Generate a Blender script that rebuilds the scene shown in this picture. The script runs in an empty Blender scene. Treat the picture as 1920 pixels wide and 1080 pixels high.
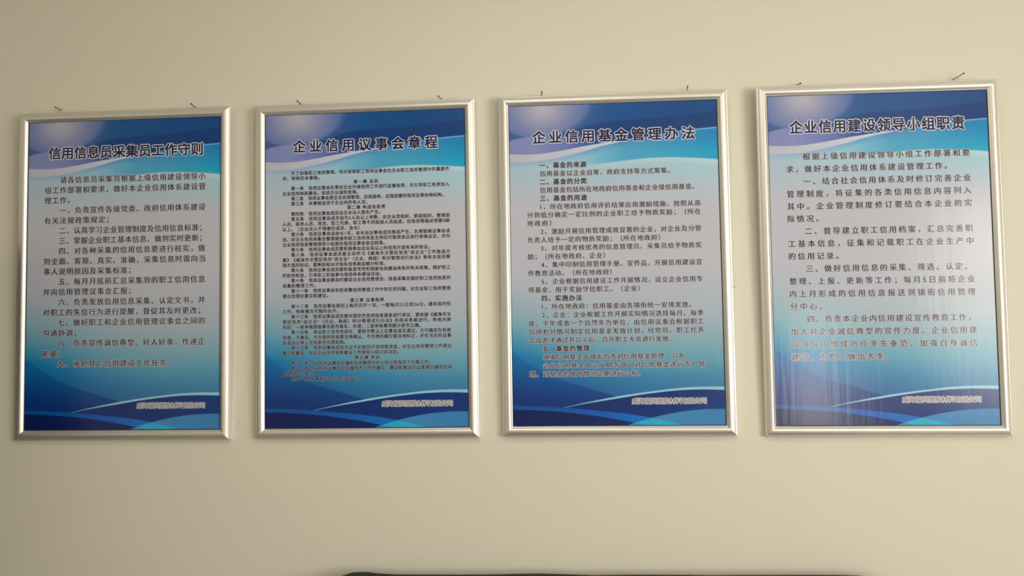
import bpy, bmesh, math, random
from mathutils import Vector, Matrix
random.seed(4)
C = bpy.context.scene.collection

# ---------------------------------------------------------------- camera, light, exposure
F_PX = 1382.9
ZO = -0.15
cam = bpy.data.cameras.new('camera')
cam.sensor_width = 36; cam.sensor_fit = 'HORIZONTAL'; cam.lens = F_PX / 1920 * 36
cam.clip_start = 0.05
cam_o = bpy.data.objects.new('camera', cam); C.objects.link(cam_o)
def cam_rot(a, b, c):
    return Matrix.Rotation(a, 3, 'Z') @ Matrix.Rotation(b, 3, 'X') @ Matrix.Rotation(c, 3, 'Y')
R = cam_rot(0.0669, 0.0689, 0.0136)
right, fwd, up = R.col[0], R.col[1], R.col[2]
M = Matrix((right, up, -fwd)).transposed().to_4x4()
M.translation = Vector((1.1857, -2.0222, 1.699 + ZO))
cam_o.matrix_world = M
bpy.context.scene.camera = cam_o

w = bpy.data.worlds.new('daylight'); bpy.context.scene.world = w; w.use_nodes = True
w.node_tree.nodes['Background'].inputs[0].default_value = (0.85, 0.93, 1.0, 1)
w.node_tree.nodes['Background'].inputs[1].default_value = 1.0
vs = bpy.context.scene.view_settings
vs.view_transform = 'Standard'; vs.look = 'None'; vs.gamma = 1; vs.use_curve_mapping = False
vs.exposure = -0.06

RX0, RX1, RY0, RZ1 = -1.75, 3.95, -5.3, 2.85       # room: left, right, back, ceiling
WINS = [('window_1', -3.75, -1.65, 0.88, 2.40, 90, 3, 'right'), ('window_2', 3.42, 3.76, 0.30, 1.55, 26, 1, 'front')]   # second one: a narrow low window in the wall behind the camera
LIGHT_COL = (1.0, 0.95, 0.85)
for n, a0, a1, z0, z1, pw, k, side in WINS:        # daylight coming in through each window
    L = bpy.data.lights.new('daylight', 'AREA'); L.shape = 'RECTANGLE'; L.energy = pw; L.color = LIGHT_COL
    o = bpy.data.objects.new('daylight_through_window', L); C.objects.link(o)
    if side == 'right':
        L.size = z1 - z0 - .1; L.size_y = a1 - a0 - .1
        o.location = (RX1 + .085, (a0 + a1) / 2, (z0 + z1) / 2); o.rotation_euler = (0, math.radians(90), 0)
    else:
        L.size = a1 - a0 - .1; L.size_y = z1 - z0 - .1
        o.location = ((a0 + a1) / 2, RY0 - .085, (z0 + z1) / 2); o.rotation_euler = (math.radians(90), 0, 0)

# ---------------------------------------------------------------- helpers
def mat(name, col, rough=.5, metal=0., spec=.5):
    m = bpy.data.materials.new(name); m.use_nodes = True
    b = m.node_tree.nodes['Principled BSDF']
    b.inputs['Base Color'].default_value = (*col, 1); b.inputs['Roughness'].default_value = rough
    b.inputs['Metallic'].default_value = metal; b.inputs['Specular IOR Level'].default_value = spec
    return m
def noise_bump(m, scale, strength, dist=.001, detail=3, stretch=None, colvar=0):
    nt = m.node_tree; b = nt.nodes['Principled BSDF']
    tc = nt.nodes.new('ShaderNodeTexCoord'); n = nt.nodes.new('ShaderNodeTexNoise')
    n.inputs['Scale'].default_value = scale; n.inputs['Detail'].default_value = detail
    src = tc.outputs['Object']
    if stretch:
        mp = nt.nodes.new('ShaderNodeMapping'); mp.inputs['Scale'].default_value = stretch
        nt.links.new(src, mp.inputs[0]); src = mp.outputs[0]
    nt.links.new(src, n.inputs['Vector'])
    bp = nt.nodes.new('ShaderNodeBump'); bp.inputs['Strength'].default_value = strength; bp.inputs['Distance'].default_value = dist
    nt.links.new(n.outputs[0], bp.inputs['Height']); nt.links.new(bp.outputs[0], b.inputs['Normal'])
    if colvar:
        n2 = nt.nodes.new('ShaderNodeTexNoise'); n2.inputs['Scale'].default_value = scale / 60
        nt.links.new(src, n2.inputs['Vector'])
        mr = nt.nodes.new('ShaderNodeMapRange'); mr.inputs['To Min'].default_value = 1 - colvar; mr.inputs['To Max'].default_value = 1 + colvar
        nt.links.new(n2.outputs[0], mr.inputs[0])
        vm = nt.nodes.new('ShaderNodeVectorMath'); vm.operation = 'SCALE'
        vm.inputs[0].default_value = b.inputs['Base Color'].default_value[:3]
        nt.links.new(mr.outputs[0], vm.inputs['Scale']); nt.links.new(vm.outputs[0], b.inputs['Base Color'])
    return m
def mesh_obj(name, verts, faces, mats, parent=None, mi=None, smooth=None):
    me = bpy.data.meshes.new(name); me.from_pydata([tuple(v) for v in verts], [], faces)
    for m in (mats if isinstance(mats, list) else [mats]): me.materials.append(m)
    if mi: me.polygons.foreach_set('material_index', mi)
    if smooth is not None:
        me.polygons.foreach_set('use_smooth', [True] * len(me.polygons)); me.set_sharp_from_angle(angle=math.radians(smooth))
    me.update()
    o = bpy.data.objects.new(name, me); C.objects.link(o)
    if parent: o.parent = parent
    return o
def bm_obj(name, bm, m, parent=None, smooth=None):
    me = bpy.data.meshes.new(name); bm.to_mesh(me); bm.free(); me.materials.append(m)
    if smooth is not None:
        me.polygons.foreach_set('use_smooth', [True] * len(me.polygons)); me.set_sharp_from_angle(angle=math.radians(smooth))
    o = bpy.data.objects.new(name, me); C.objects.link(o)
    if parent: o.parent = parent
    return o
def box(bm, x0, x1, y0, y1, z0, z1, bev=0, seg=2):
    r = bmesh.ops.create_cube(bm, size=1)
    for v in r['verts']:
        v.co = Vector(((x0 + x1) / 2 + v.co.x * (x1 - x0), (y0 + y1) / 2 + v.co.y * (y1 - y0), (z0 + z1) / 2 + v.co.z * (z1 - z0)))
    if bev:
        es = list({e for v in r['verts'] for e in v.link_edges})
        bmesh.ops.bevel(bm, geom=es, offset=bev, segments=seg, profile=.5, affect='EDGES')
def box_obj(name, m, *a, parent=None, bev=0, seg=2, smooth=35):
    bm = bmesh.new(); box(bm, *a, bev=bev, seg=seg)
    return bm_obj(name, bm, m, parent, smooth if bev else None)
def tube(bm, pts, rad, n=8, caps=True):
    pts = [Vector(p) for p in pts]
    if not isinstance(rad, (list, tuple)): rad = [rad] * len(pts)
    rings = []; ref = None
    for i, p in enumerate(pts):
        t = (pts[min(i + 1, len(pts) - 1)] - pts[max(i - 1, 0)]).normalized()
        if ref is None: ref = t.orthogonal().normalized()
        ref = (ref - t * ref.dot(t)).normalized(); b = t.cross(ref)
        rings.append([bm.verts.new(p + (ref * math.cos(2 * math.pi * k / n) + b * math.sin(2 * math.pi * k / n)) * rad[i]) for k in range(n)])
    for a, b in zip(rings, rings[1:]):
        for k in range(n): bm.faces.new((a[k], a[(k + 1) % n], b[(k + 1) % n], b[k]))
    if caps: bm.faces.new(rings[0][::-1]); bm.faces.new(rings[-1])
def thing(name, label, cat, loc=(0, 0, 0), group=None):
    o = bpy.data.objects.new(name, None); C.objects.link(o); o.location = loc; o.empty_display_size = .1
    o['label'] = label; o['category'] = cat
    if group: o['group'] = group
    return o
def struct(o): o['kind'] = 'structure'; return o

# ---------------------------------------------------------------- materials
wall_m = noise_bump(mat('cream_wall_paint', (.785, .748, .640), .62, spec=.25), 260, .10, .0006, colvar=.012)
ceil_m = mat('white_ceiling_paint', (.90, .88, .83), .8, spec=.2)
floor_m = mat('pale_floor_tile', (.26, .23, .19), .35)
trim_m = mat('white_window_frame', (.8, .8, .78), .35)
alu = mat('satin_champagne_aluminium', (.86, .84, .79), .42, .78)
noise_bump(alu, 900, .05, .0003)
gask_m = mat('dark_gasket', (.03, .028, .03), .6)
steel = mat('nail_steel', (.10, .085, .055), .45, .8)
wire_m = mat('hanger_wire', (.42, .38, .30), .35, 1.0)
back_m = mat('grey_backing_board', (.45, .45, .43), .7)
leather = noise_bump(mat('black_leather', (.008, .007, .006), .6, spec=.25), 350, .25, .0008)
wood_m = noise_bump(mat('dark_wood', (.016, .010, .006), .6, spec=.25), 30, .1, .001, stretch=(1, 1, .1))
glass_m = mat('window_glass', (1, 1, 1), .02); glass_m.node_tree.nodes['Principled BSDF'].inputs['Transmission Weight'].default_value = 1
PR, PS = .19, .42
def print_mat(name, col): 
    return mat(name, col, PR, spec=PS)
def s2l(c):
    return tuple(((x / 255) / 12.92 if x / 255 < .04045 else ((x / 255 + .055) / 1.055) ** 2.4) for x in c)
KA = (1.50, 1.70, 1.96)
def alb(*c):
    return tuple(max(.002, min(.9, (a - b) * k)) for a, k, b in zip(s2l(c), KA, (.012, .007, .004)))
ink_body = print_mat('black_ink', (.018, .017, .022))
ink_title = print_mat('navy_ink', (.008, .012, .085))
ink_foot = print_mat('brown_grey_ink', (.075, .062, .065))
halo_m = print_mat('pale_halo_ink', (.58, .57, .68))
halo_t = print_mat('white_outline_ink', (.74, .73, .80))

# ---- the printed wave artwork, entirely in nodes on the sheet's own UVs
def artwork():
    m = bpy.data.materials.new('printed_blue_waves'); m.use_nodes = True
    nt = m.node_tree; N = nt.nodes; Lk = nt.links
    bs = N['Principled BSDF']; bs.inputs['Roughness'].default_value = PR; bs.inputs['Specular IOR Level'].default_value = PS
    uv = N.new('ShaderNodeUVMap'); sp = N.new('ShaderNodeSeparateXYZ'); Lk.new(uv.outputs[0], sp.inputs[0])
    U, V = sp.outputs[0], sp.outputs[1]
    def put(s, v):
        if hasattr(v, 'is_linked') or isinstance(v, bpy.types.NodeSocket): Lk.new(v, s)
        else: s.default_value = v
    def ma(op, a, b=0., c=None):
        n = N.new('ShaderNodeMath'); n.operation = op; put(n.inputs[0], a); put(n.inputs[1], b)
        if c is not None: put(n.inputs[2], c)
        return n.outputs[0]
    def curve(pts, x=None):
        n = N.new('ShaderNodeFloatCurve'); cu = n.mapping.curves[0]
        cu.points[0].location = pts[0]; cu.points[1].location = pts[-1]
        for p in pts[1:-1]: cu.points.new(*p)
        n.mapping.extend = 'EXTRAPOLATED'; n.mapping.update(); put(n.inputs['Value'], x or U)
        return n.outputs[0]
    def step(a, b, wd=.0015):                       # 1 where a > b
        n = N.new('ShaderNodeMapRange'); n.interpolation_type = 'SMOOTHSTEP'
        n.inputs['From Min'].default_value = -wd; n.inputs['From Max'].default_value = wd
        put(n.inputs['Value'], ma('SUBTRACT', a, b)); return n.outputs[0]
    def ramp(x, stops):
        n = N.new('ShaderNodeValToRGB'); e = n.color_ramp.elements
        while len(e) < len(stops): e.new(.5)
        for el, (p, c) in zip(e, sorted(stops)): el.position = p; el.color = (*alb(*c), 1)
        put(n.inputs[0], x); return n.outputs[0]
    def mix(f, a, b):
        n = N.new('ShaderNodeMix'); n.data_type = 'RGBA'
        put(n.inputs[0], f)
        for s, v in ((n.inputs[6], a), (n.inputs[7], b)):
            if isinstance(v, tuple): s.default_value = (*alb(*v), 1)
            else: Lk.new(v, s)
        return n.outputs[2]
    mul = lambda a, b: ma('MULTIPLY', a, b)
    # body: vertical gradient, tilted so the blue climbs higher at the left
    t = ma('ADD', V, mul(U, .10))
    tilt = curve([(0, 0), (.25, .03), (.5, .055), (.75, .08), (1, .10)])
    low = ma('ADD', V, tilt)
    body_low = ramp(low, [(0, (12, 50, 105)), (.12, (14, 66, 118)), (.17, (15, 82, 130)), (.22, (30, 105, 145)), (.27, (72, 128, 148)), (.33, (118, 145, 152)), (.42, (153, 154, 158)), (.50, (165, 158, 160)), (1, (168, 160, 161))])
    body_lowR = ramp(V, [(0, (50, 98, 132)), (.11, (56, 102, 134)), (.15, (66, 116, 142)), (.20, (88, 134, 149)), (.26, (120, 145, 151)), (.34, (149, 152, 156)), (.5, (166, 158, 159)), (1, (168, 160, 160))])
    body = mix(curve([(0, 0), (.25, .16), (.5, .5), (.75, .85), (1, 1)]), body_low, body_lowR)
    # upper body fades to pale cyan
    top_tint = mix(U, (148, 160, 166), (146, 168, 173))
    upf = N.new('ShaderNodeMapRange'); upf.interpolation_type = 'SMOOTHSTEP'
    upf.inputs['From Min'].default_value = .66; upf.inputs['From Max'].default_value = .81; Lk.new(V, upf.inputs[0])
    body = mix(upf.outputs[0], body, top_tint)
    # dark lens under the curve running down to the right
    cC = curve([(0, .2290), (.04, .211), (.113, .1797), (.222, .1443), (.355, .1166), (.4745, .0929), (.7, .05), (1, 0)])
    dk = ramp(ma('ADD', V, mul(U, .05)), [(0, (16, 42, 92)), (.09, (15, 48, 100)), (.13, (12, 62, 115)), (.19, (12, 84, 134)), (.25, (22, 102, 146))])
    body = mix(mul(step(cC, V), .92), body, dk)
    # cyan field above
    cyb = curve([(0, .8041), (.1145, .8025), (.301, .8038), (.4554, .8105), (.5478, .8164), (.6398, .8216), (.7314, .8235), (.8531, .8207), (1, .8125)])
    cyR = ramp(V, [(.80, (44, 140, 166)), (.83, (30, 134, 162)), (.88, (20, 116, 156)), (.92, (24, 104, 150))])
    cyL = ramp(U, [(.0, (148, 160, 172)), (.20, (142, 165, 176)), (.36, (118, 162, 174)), (.46, (74, 146, 168)), (.56, (36, 130, 162)), (.62, (24, 124, 160))])
    diag = step(ma('ADD', U, mul(ma('SUBTRACT', V, .8228), 2.45)), .6214, .03)
    cy = mix(diag, cyL, cyR)
    topedge = N.new('ShaderNodeMapRange'); topedge.inputs['From Min'].default_value = 0; topedge.inputs['From Max'].default_value = .02
    wbl = [(0, .8222), (.1145, .8217), (.2266, .8313), (.3631, .8503), (.4559, .8661), (.5484, .878), (.6713, .8931), (.8547, .9047), (1, .9105)]
    wb = curve(wbl)
    Lk.new(ma('SUBTRACT', wb, V), topedge.inputs[0])
    shade = ramp(U, [(0, (128, 140, 162)), (.25, (110, 138, 166)), (.42, (52, 112, 160)), (.6, (18, 98, 152)), (1, (20, 112, 156))])
    cy = mix(topedge.outputs[0], shade, cy)
    soft = N.new('ShaderNodeMapRange'); soft.inputs['From Min'].default_value = 0; soft.inputs['From Max'].default_value = 1
    soft.inputs['To Min'].default_value = .55; soft.inputs['To Max'].default_value = 1; Lk.new(U, soft.inputs[0])
    # pale lip right under the cyan field
    lip = ma('SUBTRACT', step(ma('ADD', cyb, .002), V, .006), step(ma('SUBTRACT', cyb, .012), V, .012))
    body = mix(mul(mul(lip, U), .6), body, (170, 188, 188))
    col = mix(mul(step(V, cyb, .0025), soft.outputs[0]), body, cy)
    # white swoosh
    wt = curve([(0, .8482), (.1145, .8449), (.2391, .853), (.3632, .8662), (.4868, .8774), (.6099, .8865), (.7326, .8976), (.8547, .9075), (1, .9140)])
    white = ramp(U, [(0, (164, 156, 158)), (.35, (172, 167, 172)), (.6, (176, 176, 184)), (.8, (120, 158, 182)), (1, (96, 150, 180))])
    col = mix(step(V, wb, .0015), col, white)
    # sky part: deep blue with a darker lower sweep, lilac wave, round glow
    deep = ramp(U, [(0, (84, 98, 132)), (.3, (52, 78, 122)), (.5, (26, 70, 118)), (.8, (20, 64, 112)), (1, (20, 62, 108))])
    glow_d = ma('SQRT', ma('ADD', ma('POWER', mul(ma('SUBTRACT', U, .165), 1.0), 2.), ma('POWER', mul(ma('SUBTRACT', V, .987), 1.9), 2.)))
    glow = ramp(glow_d, [(0, (160, 148, 152)), (.05, (146, 138, 150)), (.12, (118, 118, 144)), (.20, (84, 98, 138)), (.27, (58, 82, 130)), (.34, (40, 72, 122))])
    disc = ma('SQRT', ma('ADD', ma('POWER', ma('SUBTRACT', U, .13), 2.), ma('POWER', mul(ma('SUBTRACT', V, 1.0), 2.7), 2.)))
    sky = mix(step(.268, disc, .022), deep, glow)
    de = curve([(0, .895), (.20, .9), (.30, .9136), (.3945, .9334), (.4874, .9412), (.7027, .948), (.8556, .9554), (1, .963)])
    dark = ramp(U, [(0, (70, 84, 122)), (.12, (72, 84, 124)), (.25, (42, 60, 108)), (.42, (16, 50, 94)), (.8, (13, 50, 94)), (1, (13, 51, 96))])
    sky = mix(mul(mul(step(de, V, .004), step(U, .18, .12)), .75), sky, dark)
    wedge = curve([(0, .919), (.0393, .9076), (.0769, .9007), (.5, .86), (1, .84)])
    sky = mix(step(wedge, V, .004), sky, (66, 80, 120))
    lt = curve([(0, .8883), (.0831, .9005), (.1332, .9014), (.1893, .9001), (.3013, .901), (.5, .893), (1, .88)])
    lil = ramp(U, [(0, (112, 114, 150)), (.12, (118, 118, 154)), (.28, (96, 102, 146)), (.42, (44, 66, 120)), (.6, (22, 50, 104)), (1, (16, 42, 92))])
    sky = mix(step(lt, V, .003), sky, lil)
    col = mix(step(V, wt, .0015), col, sky)
    # bottom: pale arc line, navy field, bright band, slate field, corner
    dtp = curve([(0, .015), (.12, .038), (.2401, .0567), (.4744, .0872), (.6831, .1063), (.8313, .1157), (1, .1169)])
    dbt = curve([(0, .013), (.12, .036), (.2401, .0555), (.4744, .0815), (.6831, .1007), (.8311, .1082), (1, .1068)])
    col = mix(step(dtp, V), col, ramp(U, [(.2, (96, 140, 165)), (.5, (138, 176, 188)), (1, (128, 166, 176))]))
    navy = ramp(U, [(0, (12, 43, 92)), (.5, (12, 44, 94)), (1, (16, 50, 100))])
    col = mix(step(dbt, V), col, navy)
    et = [(0, .0641), (.2341, .0568), (.4143, .046), (.5931, .0316), (.7115, .0159), (.788, .0034), (1, -.03)]
    # left of the arc's tip the band lies directly under the blue lens
    col = mix(mul(step(.2405, U, .003), step(ma('ADD', dtp, .003), V, .002)), col, dk)
    eb = [(0, .0520), (.2341, .0435), (.4142, .0291), (.5334, .0151), (.6224, .0021), (1, -.06)]
    off = lambda pts: [(x, y + .1) for x, y in pts]
    ETc = ma('SUBTRACT', curve(off(et)), .1); EBc = ma('SUBTRACT', curve(off(eb)), .1)
    Fc = ma('SUBTRACT', curve(off([(0, -.1), (.45, -.02), (.575, .0092), (.6524, .0237), (.7709, .0399), (.8889, .0484), (1, .0495)])), .1)
    inE = mul(step(ETc, V), step(V, EBc)); inF = step(Fc, V)
    col = mix(step(ETc, V), col, ramp(U, [(0, (18, 32, 72)), (.4, (16, 36, 78)), (.62, (14, 38, 82))]))
    col = mix(inF, col, ramp(U, [(.55, (60, 118, 156)), (.8, (62, 112, 150)), (1, (56, 106, 146))]))
    col = mix(inE, col, ramp(U, [(0, (14, 70, 126)), (.2, (12, 72, 134)), (.45, (10, 80, 150)), (.6, (14, 92, 156))]))
    col = mix(mul(inE, inF), col, (48, 142, 166))
    Lk.new(col, bs.inputs['Base Color'])
    n = N.new('ShaderNodeTexNoise'); n.inputs['Scale'].default_value = 7; n.inputs['Detail'].default_value = 4
    tc = N.new('ShaderNodeTexCoord'); mp = N.new('ShaderNodeMapping'); mp.inputs['Scale'].default_value = (9, 1, .45)
    Lk.new(tc.outputs['Object'], mp.inputs[0]); Lk.new(mp.outputs[0], n.inputs['Vector'])
    bp = N.new('ShaderNodeBump'); bp.inputs['Strength'].default_value = .35; bp.inputs['Distance'].default_value = .0008
    Lk.new(n.outputs[0], bp.inputs['Height']); Lk.new(bp.outputs[0], bs.inputs['Normal'])
    return m
art = artwork()

# ---------------------------------------------------------------- the room
def quad_wall(name, m, x0, x1, y0, y1, z0, z1, hole=None):
    bm = bmesh.new()
    if not hole: box(bm, x0, x1, y0, y1, z0, z1)
    else:                                          # a wall with one window opening
        a, b, c, d, ax = hole
        def bb(p, q, r, t): box(bm, *((x0, x1, p, q) if ax == 'y' else (p, q, y0, y1)), r, t)
        lo, hi = (y0, y1) if ax == 'y' else (x0, x1)
        bb(lo, a, z0, z1); bb(b, hi, z0, z1); bb(a, b, z0, c); bb(a, b, d, z1)
    return struct(bm_obj(name, bm, m))
T = .12
quad_wall('wall_back', wall_m, RX0 - T, RX1 + T, 0, T, 0, RZ1)
quad_wall('wall_left', wall_m, RX0 - T, RX0, RY0, 0, 0, RZ1)
quad_wall('wall_front', wall_m, RX0 - T, RX1 + T, RY0 - T, RY0, 0, RZ1, (*WINS[1][1:5], 'x'))
quad_wall('wall_right', wall_m, RX1, RX1 + T, RY0, 0, 0, RZ1, (*WINS[0][1:5], 'y'))
quad_wall('floor', floor_m, RX0 - T, RX1 + T, RY0 - T, T, -.1, 0)
quad_wall('ceiling', ceil_m, RX0 - T, RX1 + T, RY0 - T, T, RZ1, RZ1 + .1)
for nm, a in (('baseboard_back', (RX0 + .012, RX1 - .012, -.012, 0)), ('baseboard_front', (RX0 + .012, RX1 - .012, RY0, RY0 + .012)),
              ('baseboard_left', (RX0, RX0 + .012, RY0, 0)), ('baseboard_right', (RX1 - .012, RX1, RY0, 0))):
    struct(box_obj(nm, trim_m, *a, 0, .09, bev=.003))
for n, y0, y1, z0, z1, pw, k, side in WINS:
    e = bpy.data.objects.new(n, None); C.objects.link(e); struct(e); mid = (y0 + y1) / 2
    e.location = (RX1, mid, z0) if side == 'right' else (mid, RY0, z0)
    if side == 'front': e.rotation_euler = (0, 0, math.radians(-90))
    def p(nm, m, d0, d1, q0, q1, r0, r1, bev=.004):
        return box_obj(nm, m, d0, d1, q0 - mid, q1 - mid, r0 - z0, r1 - z0, parent=e, bev=bev)
    fw = .05
    p('window_frame', trim_m, .01, .06, y0, y0 + fw, z0, z1); p('window_frame', trim_m, .01, .06, y1 - fw, y1, z0, z1)
    p('window_frame', trim_m, .01, .06, y0 + fw, y1 - fw, z0, z0 + fw); p('window_frame', trim_m, .01, .06, y0 + fw, y1 - fw, z1 - fw, z1)
    for i in range(1, k):
        yy = y0 + (y1 - y0) * i / k; p('mullion', trim_m, .015, .055, yy - .02, yy + .02, z0 + fw, z1 - fw)
    p('glass_pane', glass_m, .095, .1, y0, y1, z0, z1, bev=0)
    p('window_sill', trim_m, -.05, .01, y0 - .04, y1 + .04, z0 - .03, z0)

# ceiling panel lamp, added out of view to brighten the upper wall
lp = thing('ceiling_fill_lamp', 'added square fill lamp on the ceiling, out of view, brightening the upper wall', 'lamp', (1.05, -1.45, RZ1))
box_obj('fill_lamp_housing', trim_m, -.31, .31, -.31, .31, -.035, 0, parent=lp, bev=.003)
lamp_em = mat('fill_lamp_diffuser', (.9, .9, .88), .5); lb = lamp_em.node_tree.nodes['Principled BSDF']
lb.inputs['Emission Color'].default_value = (1, .95, .86, 1); lb.inputs['Emission Strength'].default_value = 9.0
box_obj('fill_diffuser', lamp_em, -.29, .29, -.29, .29, -.039, -.0352, parent=lp)

# ---------------------------------------------------------------- tall dark cabinet just out of frame at the left (seen mirrored in the first frame)
cb = thing('cabinet', 'tall dark brown wooden cabinet against the wall, left of the leftmost notice', 'cabinet', (-.945, -.275, 0))
box_obj('body', wood_m, -.42, .42, -.25, .25, .06, 1.82, parent=cb, bev=.004)
box_obj('plinth', wood_m, -.40, .40, -.22, .24, 0, .06, parent=cb, bev=.002)
box_obj('top_board', wood_m, -.435, .435, -.275, .255, 1.82, 1.85, parent=cb, bev=.004)
for s in (-1, 1):
    d = box_obj('door', wood_m, min(s * .004, s * .415), max(s * .004, s * .415), -.27, -.25, .08, 1.80, parent=cb, bev=.003)
    hb = bmesh.new(); tube(hb, [(s * .04, -.27, .9), (s * .04, -.295, .91), (s * .04, -.295, 1.03), (s * .04, -.27, 1.04)], .005)
    bm_obj('handle', hb, steel, d, 40)

# ---------------------------------------------------------------- lettering
fc = bpy.data.curves.new('glyph', 'FONT'); fc.resolution_u = 2
fo = bpy.data.objects.new('glyph', fc); C.objects.link(fo)
cache = {}
def glyph(ch):
    k = ch
    if k not in cache:
        fc.body = ch
        dg = bpy.context.evaluated_depsgraph_get(); dg.update()
        e = fo.evaluated_get(dg); me = e.to_mesh()
        vs_ = [(v.co.x, v.co.y) for v in me.vertices]; fs = [tuple(p.vertices) for p in me.polygons]
        e.to_mesh_clear(); cache[k] = (vs_, fs)
    return cache[k]
HALF = set('0123456789A“”( ')
def adv_w(ch): return .36 if ch == ' ' else (.60 if ch in '0123456789A' else (.5 if ch in '“”' else 1.))
def lettering(name, s, x0, x1, yc, em, parent, ink, halo, bold, hal, emw=None, nat=None):
    """one line of print; ink spans x0..x1 (or natural advance nat if x1 is None)"""
    emw = emw or em
    lead = len(s) - len(s.lstrip('　'))
    pos = []; a = 0
    for ch in s: pos.append(a); a += adv_w(ch)
    def ext(ch):
        v = glyph(ch)[0]; return (min(q[0] for q in v), max(q[0] for q in v)) if v else (0, 1)
    def local(ch):                                 # ink offset inside its cell
        lo, hi = ext(ch)
        if ch in '，、。；：': return lo + .02, hi + .02
        if ch in '（《“': return lo, hi
        return lo, hi
    vis = [i for i, ch in enumerate(s) if ch not in ' 　']
    f, l = vis[0], vis[-1]
    if x1 is None: A = nat; X = x0 - local(s[f])[0] * emw - pos[f] * A
    else:
        A = (x1 - x0 - (local(s[l])[1] - local(s[f])[0]) * emw) / max(pos[l] - pos[f], 1e-6)
        X = x0 - local(s[f])[0] * emw - pos[f] * A
    V_, F_, MI = [], [], []
    small = em < .014                              # stroke weight: the same glyph printed again a hair to each side
    for layer, (rad, depth, n) in enumerate(((hal, -.00015, 6 if small else 8), (bold, -.00030, 2 if bold < .02 else 4))):
        for i in vis:
            g, fs = glyph(s[i])
            for k in range(n):
                a_ = 2 * math.pi * (k + (.5 if n == 4 else 0)) / n; dx, dz = rad * math.cos(a_) * em, rad * math.sin(a_) * em
                if n == 2: dz = rad * .3 * em * (1 - 2 * k)
                b = len(V_); dd = depth - k * 2e-6
                for gx, gy in g: V_.append((X + pos[i] * A + gx * emw + dx, dd, yc + (gy - .38) * em + dz))
                for q in fs: F_.append(tuple(b + j for j in q)); MI.append(layer)
    o = mesh_obj(name, V_, F_, [halo, ink], parent, MI)
    return o

P1 = dict(title=('信用信息员采集员工作守则', -.2271, .2342, .3495, .0375, .0385), y0=.2715, dy=-.02917, em=.0208, adv=.02285, L=-.2345, I=-.1890, Rr=.2400, lines=[
 ('I', '请各信息员采集员根据上级信用建设领导小', 1), ('L', '组工作部署和要求，做好本企业信用体系建设管', 1), ('L', '理工作。', 0),
 ('I', '一、负责宣传各级党委、政府信用体系建设', 1), ('L', '有关法规政策规定；', -.0433), ('I', '二、认真学习企业管理制度及信用信息标准；', .2298),
 ('I', '三、掌握企业职工基本信息、做到实时更新；', .2299), ('I', '四、对各种采集的信用信息要进行核实，做', 1), ('L', '到全面、客观、真实、准确，采集信息时需向当', 1),
 ('L', '事人说明原因及采集标准；', .0233), ('I', '五、每月月底前汇总采集到的职工信用信息', 1), ('L', '并向信用管理议事会汇报；', .0238),
 ('I', '六、负责发放信用信息采集、认定文书，并', 1), ('L', '对职工的失信行为进行提醒，督促其及时更改；', .2269), ('I', '七、做好职工和企业信用管理议事会之间的', 1),
 ('L', '沟通协调；', -.1353), ('I', '八、负责宣传诚信典型、好人好事，传递正', 1), ('L', '能量；', -.1816), ('I', '九、承担其它信用建设工作任务。', .1404)],
 foot=(.0440, .2418, -.3725))
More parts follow.
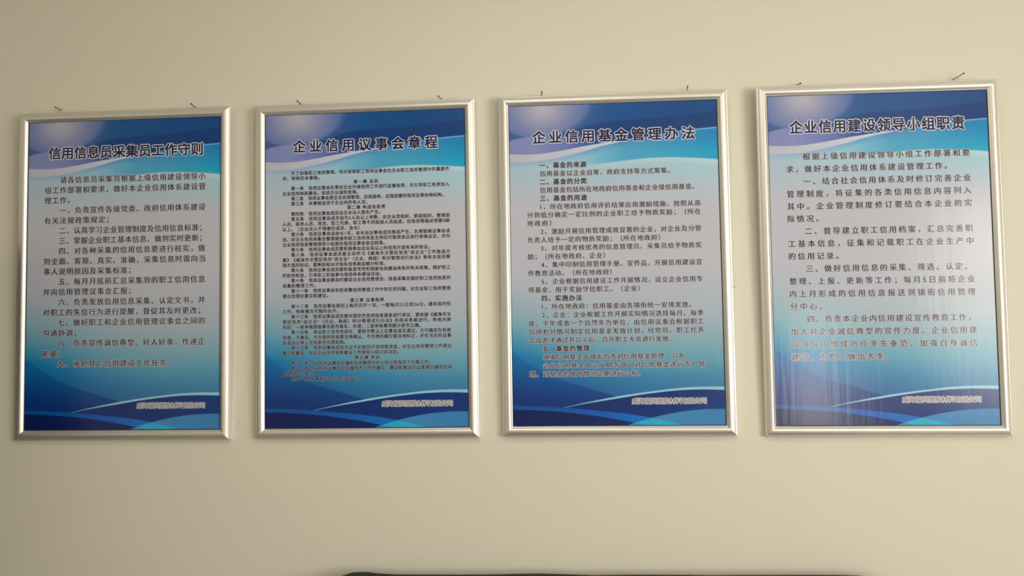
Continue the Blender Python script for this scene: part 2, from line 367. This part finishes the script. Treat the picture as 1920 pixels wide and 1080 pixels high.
P2 = dict(title=('企业信用议事会章程', -.2060, .2090, .3475, .037, .0375), y0=.2719, dy=-.01438, em=.0119, adv=.01235, L=-.2337, I=-.2091, Rr=.2378, lines=[
 ('I', '为了加强职工信用管理，充分发挥职工信用议事会在企业职工信用管理中的重要作', 1), ('L', '用，特制定本章程。', -.1276), ('H', '第一章 总则', -.0308, .0375),
 ('I', '第一条　信用议事会负责对企业开展信用工作进行监督指导，并引导职工有序加入', 1), ('L', '企业信用体系建设，促进企业诚信发展。', -.0187),
 ('I', '第二条　信用议事会是企业自我管理、自我服务、自我监督的信用议事协商机构。', .2210), ('I', '第三条　本章程适用于企业内所有人员。', .0075), ('H', '第二章 构成及职责', -.0494, .0579),
 ('I', '第四条　信用议事会成员由企业法人提名产生。', .0440), ('I', '第五条　信用议事会成员设为5人及以上单数，由企业党组织、群团组织、管理层', 1),
 ('L', '人员、财务人员、党员、职工代表、职工等不同层面人员组成，但信用等级必须要A级', 1), ('L', '以上。（企业法人不得兼任成员、会长）', -.0154),
 ('I', '第六条　信用议事会设会长1名，会长由议事会成员推选产生，负责联络议事会成', 1), ('L', '员、对企业信用采集员整理提报的职工信用信息主持召开联席会议进行审核议定，并向', 1),
 ('L', '企业信用信息管理领导小组报告信用议事会会议结果。', .0560), ('I', '第七条　信用议事会成员要积极参加企业及以上的信用方面有关的会议。', .1810),
 ('I', '第八条　信用议事会成员要主动学习《威海市文登区信用“进企业”工作推进方', 1), ('L', '案》《威海市文登区信用“进企业”（企业、商超）积分管理试行办法》等有关信用管', 1),
 ('L', '理方面的知识，要熟知相关守信失信条款及赋分标准。', .0560), ('I', '第九条　信用议事会成员要积极宣传党和国家信用建设体系的有关政策，维护职工', 1), ('L', '的信用权益，引导职工积极参与信用体系建设活动。', .0450),
 ('I', '第十条　信用议事会要及时督促企业信用管理员、信息采集员做好职工信用信息的', 1), ('L', '采集和整理工作。', -.1406), ('I', '第十一条　信用议事会有权收集信用管理工作中存在的问题，对企业职工信用管理', 1),
 ('L', '提出合理化意见和建议。', -.1050), ('H', '第三章 议事程序', -.0423, .0521), ('I', '第十二条　信用议事会原则上每月召开一次，一般每月25日至26日，遇有临时性', 1), ('L', '工作、特殊情况可随时召开。', -.0765),
 ('I', '第十三条　信用议事会成员要对提交的信用信息逐条进行审议，要依据《威海市文', 1), ('L', '登区信用“进企业”（企业、商超）积分管理试行办法》的相关条款进行，审核内容', 1),
 ('L', '包括：一是审核提报事项是否真实、合理；二是审核事项赋分是否正确。', .1536), ('I', '第十四条　审议职工信用信息时，要经半数以上议事会成员通过，方可确定为有效', 1),
 ('L', '信息，不真实、不合理的信息要当场确认，不合理的赋分要当场纠正，并在当月的议事', 1), ('L', '会会议记录上注明是否合理有效。', -.0566),
 ('I', '第十五条　信用议事会成员可以不定期召开信用联席会，对企业信用管理工作提出', 1), ('L', '意见和建议，交由企业信用体系建设工作领导小组讨论决定。', .0920), ('H', '第四章 附则', -.0300, .0390),
 ('I', '第十六条 企业信用议事会在镇街信用管理分中心的业务指导下开展工作。', .1796), ('I', '第十七条 企业信用议事会对开展信用工作的意见、建议和做法可以直接向镇街信用', 1), ('L', '管理分中心提出。', -.1411),
 ('I', '第十八条 本章程自公布之日起执行。', -.0142)],
 foot=(.0432, .2405, -.3729))
P3 = dict(title=('企业信用基金管理办法', -.2215, .2240, .3497, .037, .038), y0=.2715, dy=-.02279, em=.0170, adv=.01825, L=-.2365, I=-.2000, Rr=.2315, lines=[
 ('B', '一、基金的来源', -.0729), ('I', '信用基金以企业自筹、政府支持等方式筹集。', .1529), ('B', '二、基金的分类', -.0729), ('I', '信用基金包括所在地政府信用基金和企业级信用基金。', .2165), ('B', '三、基金的用途', -.0729),
 ('I', '1、所在地政府信用评价结果应用激励措施，按照从高', 1), ('L', '分到低分确定一定比例的企业职工给予物质奖励；（所在', 1), ('L', '地政府）', -.1712),
 ('I', '2、激励开展信用管理成效显著的企业，对企业及分管', 1), ('L', '负责人给予一定的物质奖励；（所在地政府）', .1215), ('I', '3、对年度考核优秀的信息管理员、采集员给予物质奖', 1), ('L', '励；（所在地政府、企业）', -.0272),
 ('I', '4、集中印制信用管理手册、宣传品，开展信用建设宣', 1), ('L', '传教育活动。（所在地政府）', -.0105), ('I', '5、企业根据信用建设工作开展情况，设立企业信用专', 1), ('L', '项基金，用于奖励守信职工。（企业）', .0637),
 ('B', '四、实施办法', -.0920), ('I', '1、所在地政府：信用基金由各镇街统一安排发放。', .2000), ('I', '2、企业：企业根据工作开展实际情况选择每月、每季', 1), ('L', '度、半年或者一个自然年为单位，由信用议事会根据职工', 1),
 ('L', '信用积分情况制定信用基金发放计划，经党员、职工代表', 1), ('L', '会议表决通过并公示后，召开职工大会进行发放。', .1450), ('B', '五、基金的管理', -.0742), ('I', '镇级信用基金由镇街负责对信用基金管理、公布。', .1870),
 ('I', '企业信用基金由企业财务部门对信用基金进行专户管', 1), ('L', '理，对基金的使用情况定期进行公布。', .0605)],
 foot=(.0358, .2341, -.3729))
P4 = dict(title=('企业信用建设领导小组职责', -.2300, .2275, .3550, .0375, .0355), y0=.2748, dy=-.03341, em=.0200, adv=.0238, L=-.2392, I=-.1950, Rr=.2345, lines=[
 ('I', '根据上级信用建设领导小组工作部署和要', 1), ('L', '求，做好本企业信用体系建设管理工作。', .1763), ('I', '一、结合社会信用体系及时修订完善企业', 1), ('L', '管理制度，将征集的各类信用信息内容列入', 1),
 ('L', '其中。企业管理制度修订要结合本企业的实', 1), ('L', '际情况。', -.1588), ('I', '二、督导建立职工信用档案，汇总完善职', 1), ('L', '工基本信息，征集和记载职工在企业生产中', 1), ('L', '的信用记录。', -.1107),
 ('I', '三、做好信用信息的采集、筛选、认定、', .2170), ('L', '整理、上报、更新等工作；每月5日前将企业', 1), ('L', '内上月形成的信用信息报送到镇街信用管理', 1), ('L', '分中心。', -.1571),
 ('I', '四、负责本企业内信用建设宣传教育工作，', .2200), ('L', '加大对企业诚信典型的宣传力度。企业信用建', 1), ('L', '设领导小组成员应率先垂范，加强自身诚信', 1), ('L', '建设，为职工做出表率。', .0088)],
 foot=(.0386, .2385, -.3730))

# ---------------------------------------------------------------- framed notices
FW = .0272                                          # rail width
PROFILE = [(0, .0010), (.0004, -.0018), (.0014, -.0022), (.0028, -.0034), (.0045, -.0052), (.0065, -.0069), (.0085, -.0080), (.0105, -.0084),
           (.0130, -.0081), (.0160, -.0073), (.0190, -.0061), (.0215, -.0048), (.0232, -.0037), (.0237, -.0031), (.0243, -.0030), (.0256, -.0028), (.0266, -.0023), (.0272, -.0010), (.0272, .0112), (.0030, .0112)]
def rail(side, W, H, parent):
    hw, hh = W / 2, H / 2
    vs_, n = [], len(PROFILE)
    for e in (-1, 1):
        for w_, d in PROFILE:
            if side == 'top': vs_.append((e * (hw + w_), d, hh + w_))
            elif side == 'bottom': vs_.append((-e * (hw + w_), d, -hh - w_))
            elif side == 'left': vs_.append((-hw - w_, d, e * (hh + w_)))
            else: vs_.append((hw + w_, d, -e * (hh + w_)))
    fs = [(i, (i + 1) % n, n + (i + 1) % n, n + i) for i in range(n)] + [tuple(range(n))[::-1], tuple(range(n, 2 * n))]
    o = mesh_obj('frame_rail', vs_, fs, alu, parent)
    bm = bmesh.new(); bm.from_mesh(o.data); bmesh.ops.recalc_face_normals(bm, faces=bm.faces); bm.to_mesh(o.data); bm.free()
    o.data.polygons.foreach_set('use_smooth', [True] * len(o.data.polygons)); o.data.set_sharp_from_angle(angle=math.radians(32))
    return o
def notice(D, x, z, roll, lean, W, H, label, nails):
    c, s = math.cos(roll), math.sin(roll); sl, cl = math.sin(lean), math.cos(lean)
    Ux = Vector((c, -s * sl, s * cl)); Vz = Vector((-s, -c * sl, c * cl)); Yy = Vz.cross(Ux)
    root = thing('framed_notice', label, 'notice', group='framed blue notices hanging in a row on the wall')
    m = Matrix((Ux, Yy, Vz)).transposed().to_4x4(); m.translation = Vector((x, -.012 - .44 * sl, z + ZO)); root.matrix_world = m
    hw, hh = W / 2, H / 2
    # printed sheet
    g = .0035
    vs_ = [(-hw - g, 0, -hh - g), (hw + g, 0, -hh - g), (hw + g, 0, hh + g), (-hw - g, 0, hh + g)]
    vs_ += [(a, .0012, b) for a, _, b in vs_]
    sh = mesh_obj('printed_sheet', vs_, [(0, 1, 2, 3), (7, 6, 5, 4), (0, 4, 5, 1), (1, 5, 6, 2), (2, 6, 7, 3), (3, 7, 4, 0)], art, root)
    ul = sh.data.uv_layers.new(name='UVMap')
    for lp in sh.data.loops:
        v = sh.data.vertices[lp.vertex_index].co; ul.data[lp.index].uv = (v.x / W + .5, v.z / H + .5)
    box_obj('backing_board', back_m, -hw - .0025, hw + .0025, .002, .010, -hh - .0025, hh + .0025, parent=root)
    # dark gasket strip just inside the rails
    bm = bmesh.new(); q = .0016
    for a in ((-hw, -hw + q, -hh, hh), (hw - q * 1.3, hw, -hh, hh), (-hw, hw, -hh, -hh + q * 1.3), (-hw, hw, hh - q * .6, hh)):
        box(bm, a[0], a[1], -.0009, -.0001, a[2], a[3])
    bm_obj('gasket', bm, gask_m, root)
    for sd in ('top', 'bottom', 'left', 'right'): rail(sd, W, H, root)
    # lettering
    t = D['title']
    lettering('title_lettering', t[0], t[1] + .003, t[2] - .003, t[3], t[4], sh, ink_title, halo_t, .034, .088, emw=t[5])
    for i, ln in enumerate(D['lines']):
        y = D['y0'] + D['dy'] * i; k = ln[0]; nat = D['adv']
        big = D['em'] > .015
        b, h = (.018, .08) if big else (.032, .070)
        if k == 'H': lettering('text_line', ln[1], ln[2], ln[3], y, D['em'], sh, ink_body, halo_m, .034, .10)
        else:
            x0 = D['L'] if k == 'L' else D['I']
            x1 = D['Rr'] if ln[2] == 1 else (None if ln[2] == 0 else ln[2])
            lettering('text_line', ln[1], x0, x1, y, D['em'], sh, ink_body, halo_m, .034 if k == 'B' else b, .10 if k == 'B' else h, nat=nat)
    f = D['foot']
    lettering('company_lettering', '威海幅员塑胶材料有限公司', f[0] + .001, f[1] - .001, f[2], .0175, sh, ink_foot, halo_t, .0, .085)
    # wire hanging rings hooked over the nails
    inv = m.inverted()
    for (nx, nz) in nails:
        pw = inv @ Vector((nx, -.0085, nz))
        bm = bmesh.new(); top = pw.z + .0022; cx = pw.x + .002
        rx, rz = .0044, .0065
        pts = [(cx + rx * math.cos(a), pw.y, top - rz + rz * math.sin(a)) for a in [math.radians(-35 + 250 * i / 18) for i in range(19)]]
        pts = [(cx + rx * .9, .0125, hh + .014)] + pts + [(cx - rx * .9, .0125, hh + .014)]
        tube(bm, pts, .0006, 6)
        bm_obj('hanging_ring', bm, wire_m, root, 60)
        box_obj('ring_plate', alu, cx - .012, cx + .012, .0112, .0120, hh + .006, hh + .022, parent=root, bev=.0003)
    return root
NAILS = [((-.2627, 2.3838), (-.2625, 2.3843)), ((.1438, 2.3754), (.1426, 2.3801)), ((.4542, 2.3739), (.4517, 2.3771)), ((.8598, 2.3735), (.8528, 2.3767)),
         ((1.1389, 2.3739), (1.1419, 2.3778)), ((1.5397, 2.3724), (1.5390, 2.3785)), ((1.8373, 2.3789), (1.8416, 2.3775)), ((2.2509, 2.3808), (2.2579, 2.3841))]
NAILS = [((a[0], a[1] + ZO), (b[0], b[1] + ZO)) for a, b in NAILS]
SPEC = [(P1, -.0521, 1.8991, .0001, .021, .5712, .8810, 'leftmost blue notice in silver frame, nine numbered duties, dark reflection on its left rail'),
        (P2, .6445, 1.8996, .0021, .0175, .5689, .8785, 'second blue notice from the left, silver framed, densest and smallest print'),
        (P3, 1.3325, 1.9013, -.0001, .0169, .5679, .8779, 'third blue notice from the left, silver framed, bold numbered subheadings over medium print'),
        (P4, 2.0315, 1.9000, -.0032, .0207, .5708, .8826, 'rightmost blue notice, silver framed, largest print, window glare on the sheet')]
for i, (D, x, z, ro, le, W, H, lab) in enumerate(SPEC):
    notice(D, x, z, ro, le, W, H, lab, [(n[0][0] * .88 + n[1][0] * .12, n[0][1] * .88 + n[1][1] * .12) for n in NAILS[2 * i:2 * i + 2]])
bpy.data.objects.remove(fo)

# ---------------------------------------------------------------- nails
WHERE = ['leftmost notice', 'second notice', 'third notice', 'rightmost notice']
for i, ((tx, tz), (hx, hz)) in enumerate(NAILS):
    side = 'left' if i % 2 == 0 else 'right'
    a = Vector((tx, -.006, tz)); h = Vector((hx, -.026, hz)); d = (h - a) / .02
    if i == 7: h = a + d * .027
    if i == 6: h = a + d * .016
    base = a + d * -.0055
    root = thing('nail', 'dark steel nail at the %s top corner of the %s' % (side, WHERE[i // 2]), 'nail', base, 'nails the notices hang from')
    dn = d.normalized()
    bm = bmesh.new(); tube(bm, [dn * -.004, h - base], .00105, 8); bm_obj('shank', bm, steel, root, 40)
    bm = bmesh.new(); hh_ = h - base
    tube(bm, [hh_ - dn * .0012, hh_ - dn * .0004, hh_ + dn * .0004, hh_ + dn * .0008], [.0012, .0024, .0025, .0018], 12); bm_obj('head', bm, steel, root, 40)

# ---------------------------------------------------------------- sofa whose back just enters the picture
sf = thing('sofa', 'black leather sofa against the wall, only its top edge showing below the notices', 'sofa', (1.30, -.42, 0))
prof = [(.578, .905), (.591, .9244), (.617, .9328), (.654, .9341), (.685, .9307), (.738, .9282), (.894, .9288), (.997, .9301), (1.074, .9326), (1.115, .9335), (1.176, .9324),
        (1.262, .9301), (1.353, .9321), (1.503, .9328), (1.548, .9322), (1.613, .9331), (1.817, .9351), (1.882, .9352), (1.93, .9341), (1.985, .929), (2.02, .905)]
def sofa_back():
    vs_, fs = [], []
    sec = [(.375, -.75), (.375, -.012), (.368, -.003), (.355, 0), (.30, -.004), (.235, -.02), (.19, -.07), (.17, -.20), (.16, -.50), (.17, -.75)]
    n = len(sec)
    for x, z in prof:
        for y, dz in sec: vs_.append((x - 1.30, y + .01, z + dz + .0042))
    for i in range(len(prof) - 1):
        for k in range(n - 1): fs.append((i * n + k, i * n + k + 1, (i + 1) * n + k + 1, (i + 1) * n + k))
        fs.append((i * n + n - 1, i * n, (i + 1) * n, (i + 1) * n + n - 1))
    fs.append(tuple(range(n))[::-1]); fs.append(tuple((len(prof) - 1) * n + k for k in range(n)))
    o = mesh_obj('backrest', vs_, fs, leather, sf)
    bm = bmesh.new(); bm.from_mesh(o.data); bmesh.ops.recalc_face_normals(bm, faces=bm.faces); bm.to_mesh(o.data); bm.free()
    o.data.polygons.foreach_set('use_smooth', [True] * len(o.data.polygons)); o.data.set_sharp_from_angle(angle=math.radians(50))
sofa_back()
box_obj('seat_base', leather, -.70, .70, -.42, .18, .12, .32, parent=sf, bev=.03, seg=4)
for a, b in ((-.69, -.005), (.005, .69)):
    box_obj('seat_cushion', leather, a, b, -.44, .15, .32, .46, parent=sf, bev=.045, seg=5)
    box_obj('back_cushion', leather, a, b, .06, .22, .44, .84, parent=sf, bev=.05, seg=5)
for a, b in ((-.88, -.70), (.70, .88)): box_obj('armrest', leather, a, b, -.44, .38, .10, .64, parent=sf, bev=.05, seg=5)
for sx in (-.78, .78):
    for sy in (-.36, .30):
        bm = bmesh.new(); tube(bm, [(sx, sy, 0), (sx, sy, .11)], [.018, .026], 14); bm_obj('foot', bm, steel, sf, 40)

# ---------------------------------------------------------------- small scuffs on the wall
scuff = mat('grey_scuff', (.24, .21, .16), .8)
bm = bmesh.new(); tube(bm, [(0, 0, -.0006), (.002, 0, -.0008), (.005, 0, -.0004), (.0075, 0, .0008)], [.0005, .0009, .0008, .0003], 6)
o = bm_obj('scuff_mark', bm, scuff); o.location = (1.6475, -.0003, 1.8313 + ZO)
o['label'] = 'short grey scuff on bare wall, right of the third notice from the left'; o['category'] = 'mark'
scuff2 = mat('faint_scratch', (.62, .56, .44), .8)
bm = bmesh.new(); tube(bm, [(-.006, 0, .007), (.001, 0, .003), (.006, 0, 0), (.002, 0, -.003), (-.006, 0, -.008)], .0006, 6)
o = bm_obj('scratch_mark', bm, scuff2); o.location = (.2815, -.0003, 1.4735 + ZO)
o['label'] = 'faint angled scratch on the wall beside the lower right corner of the leftmost notice'; o['category'] = 'mark'
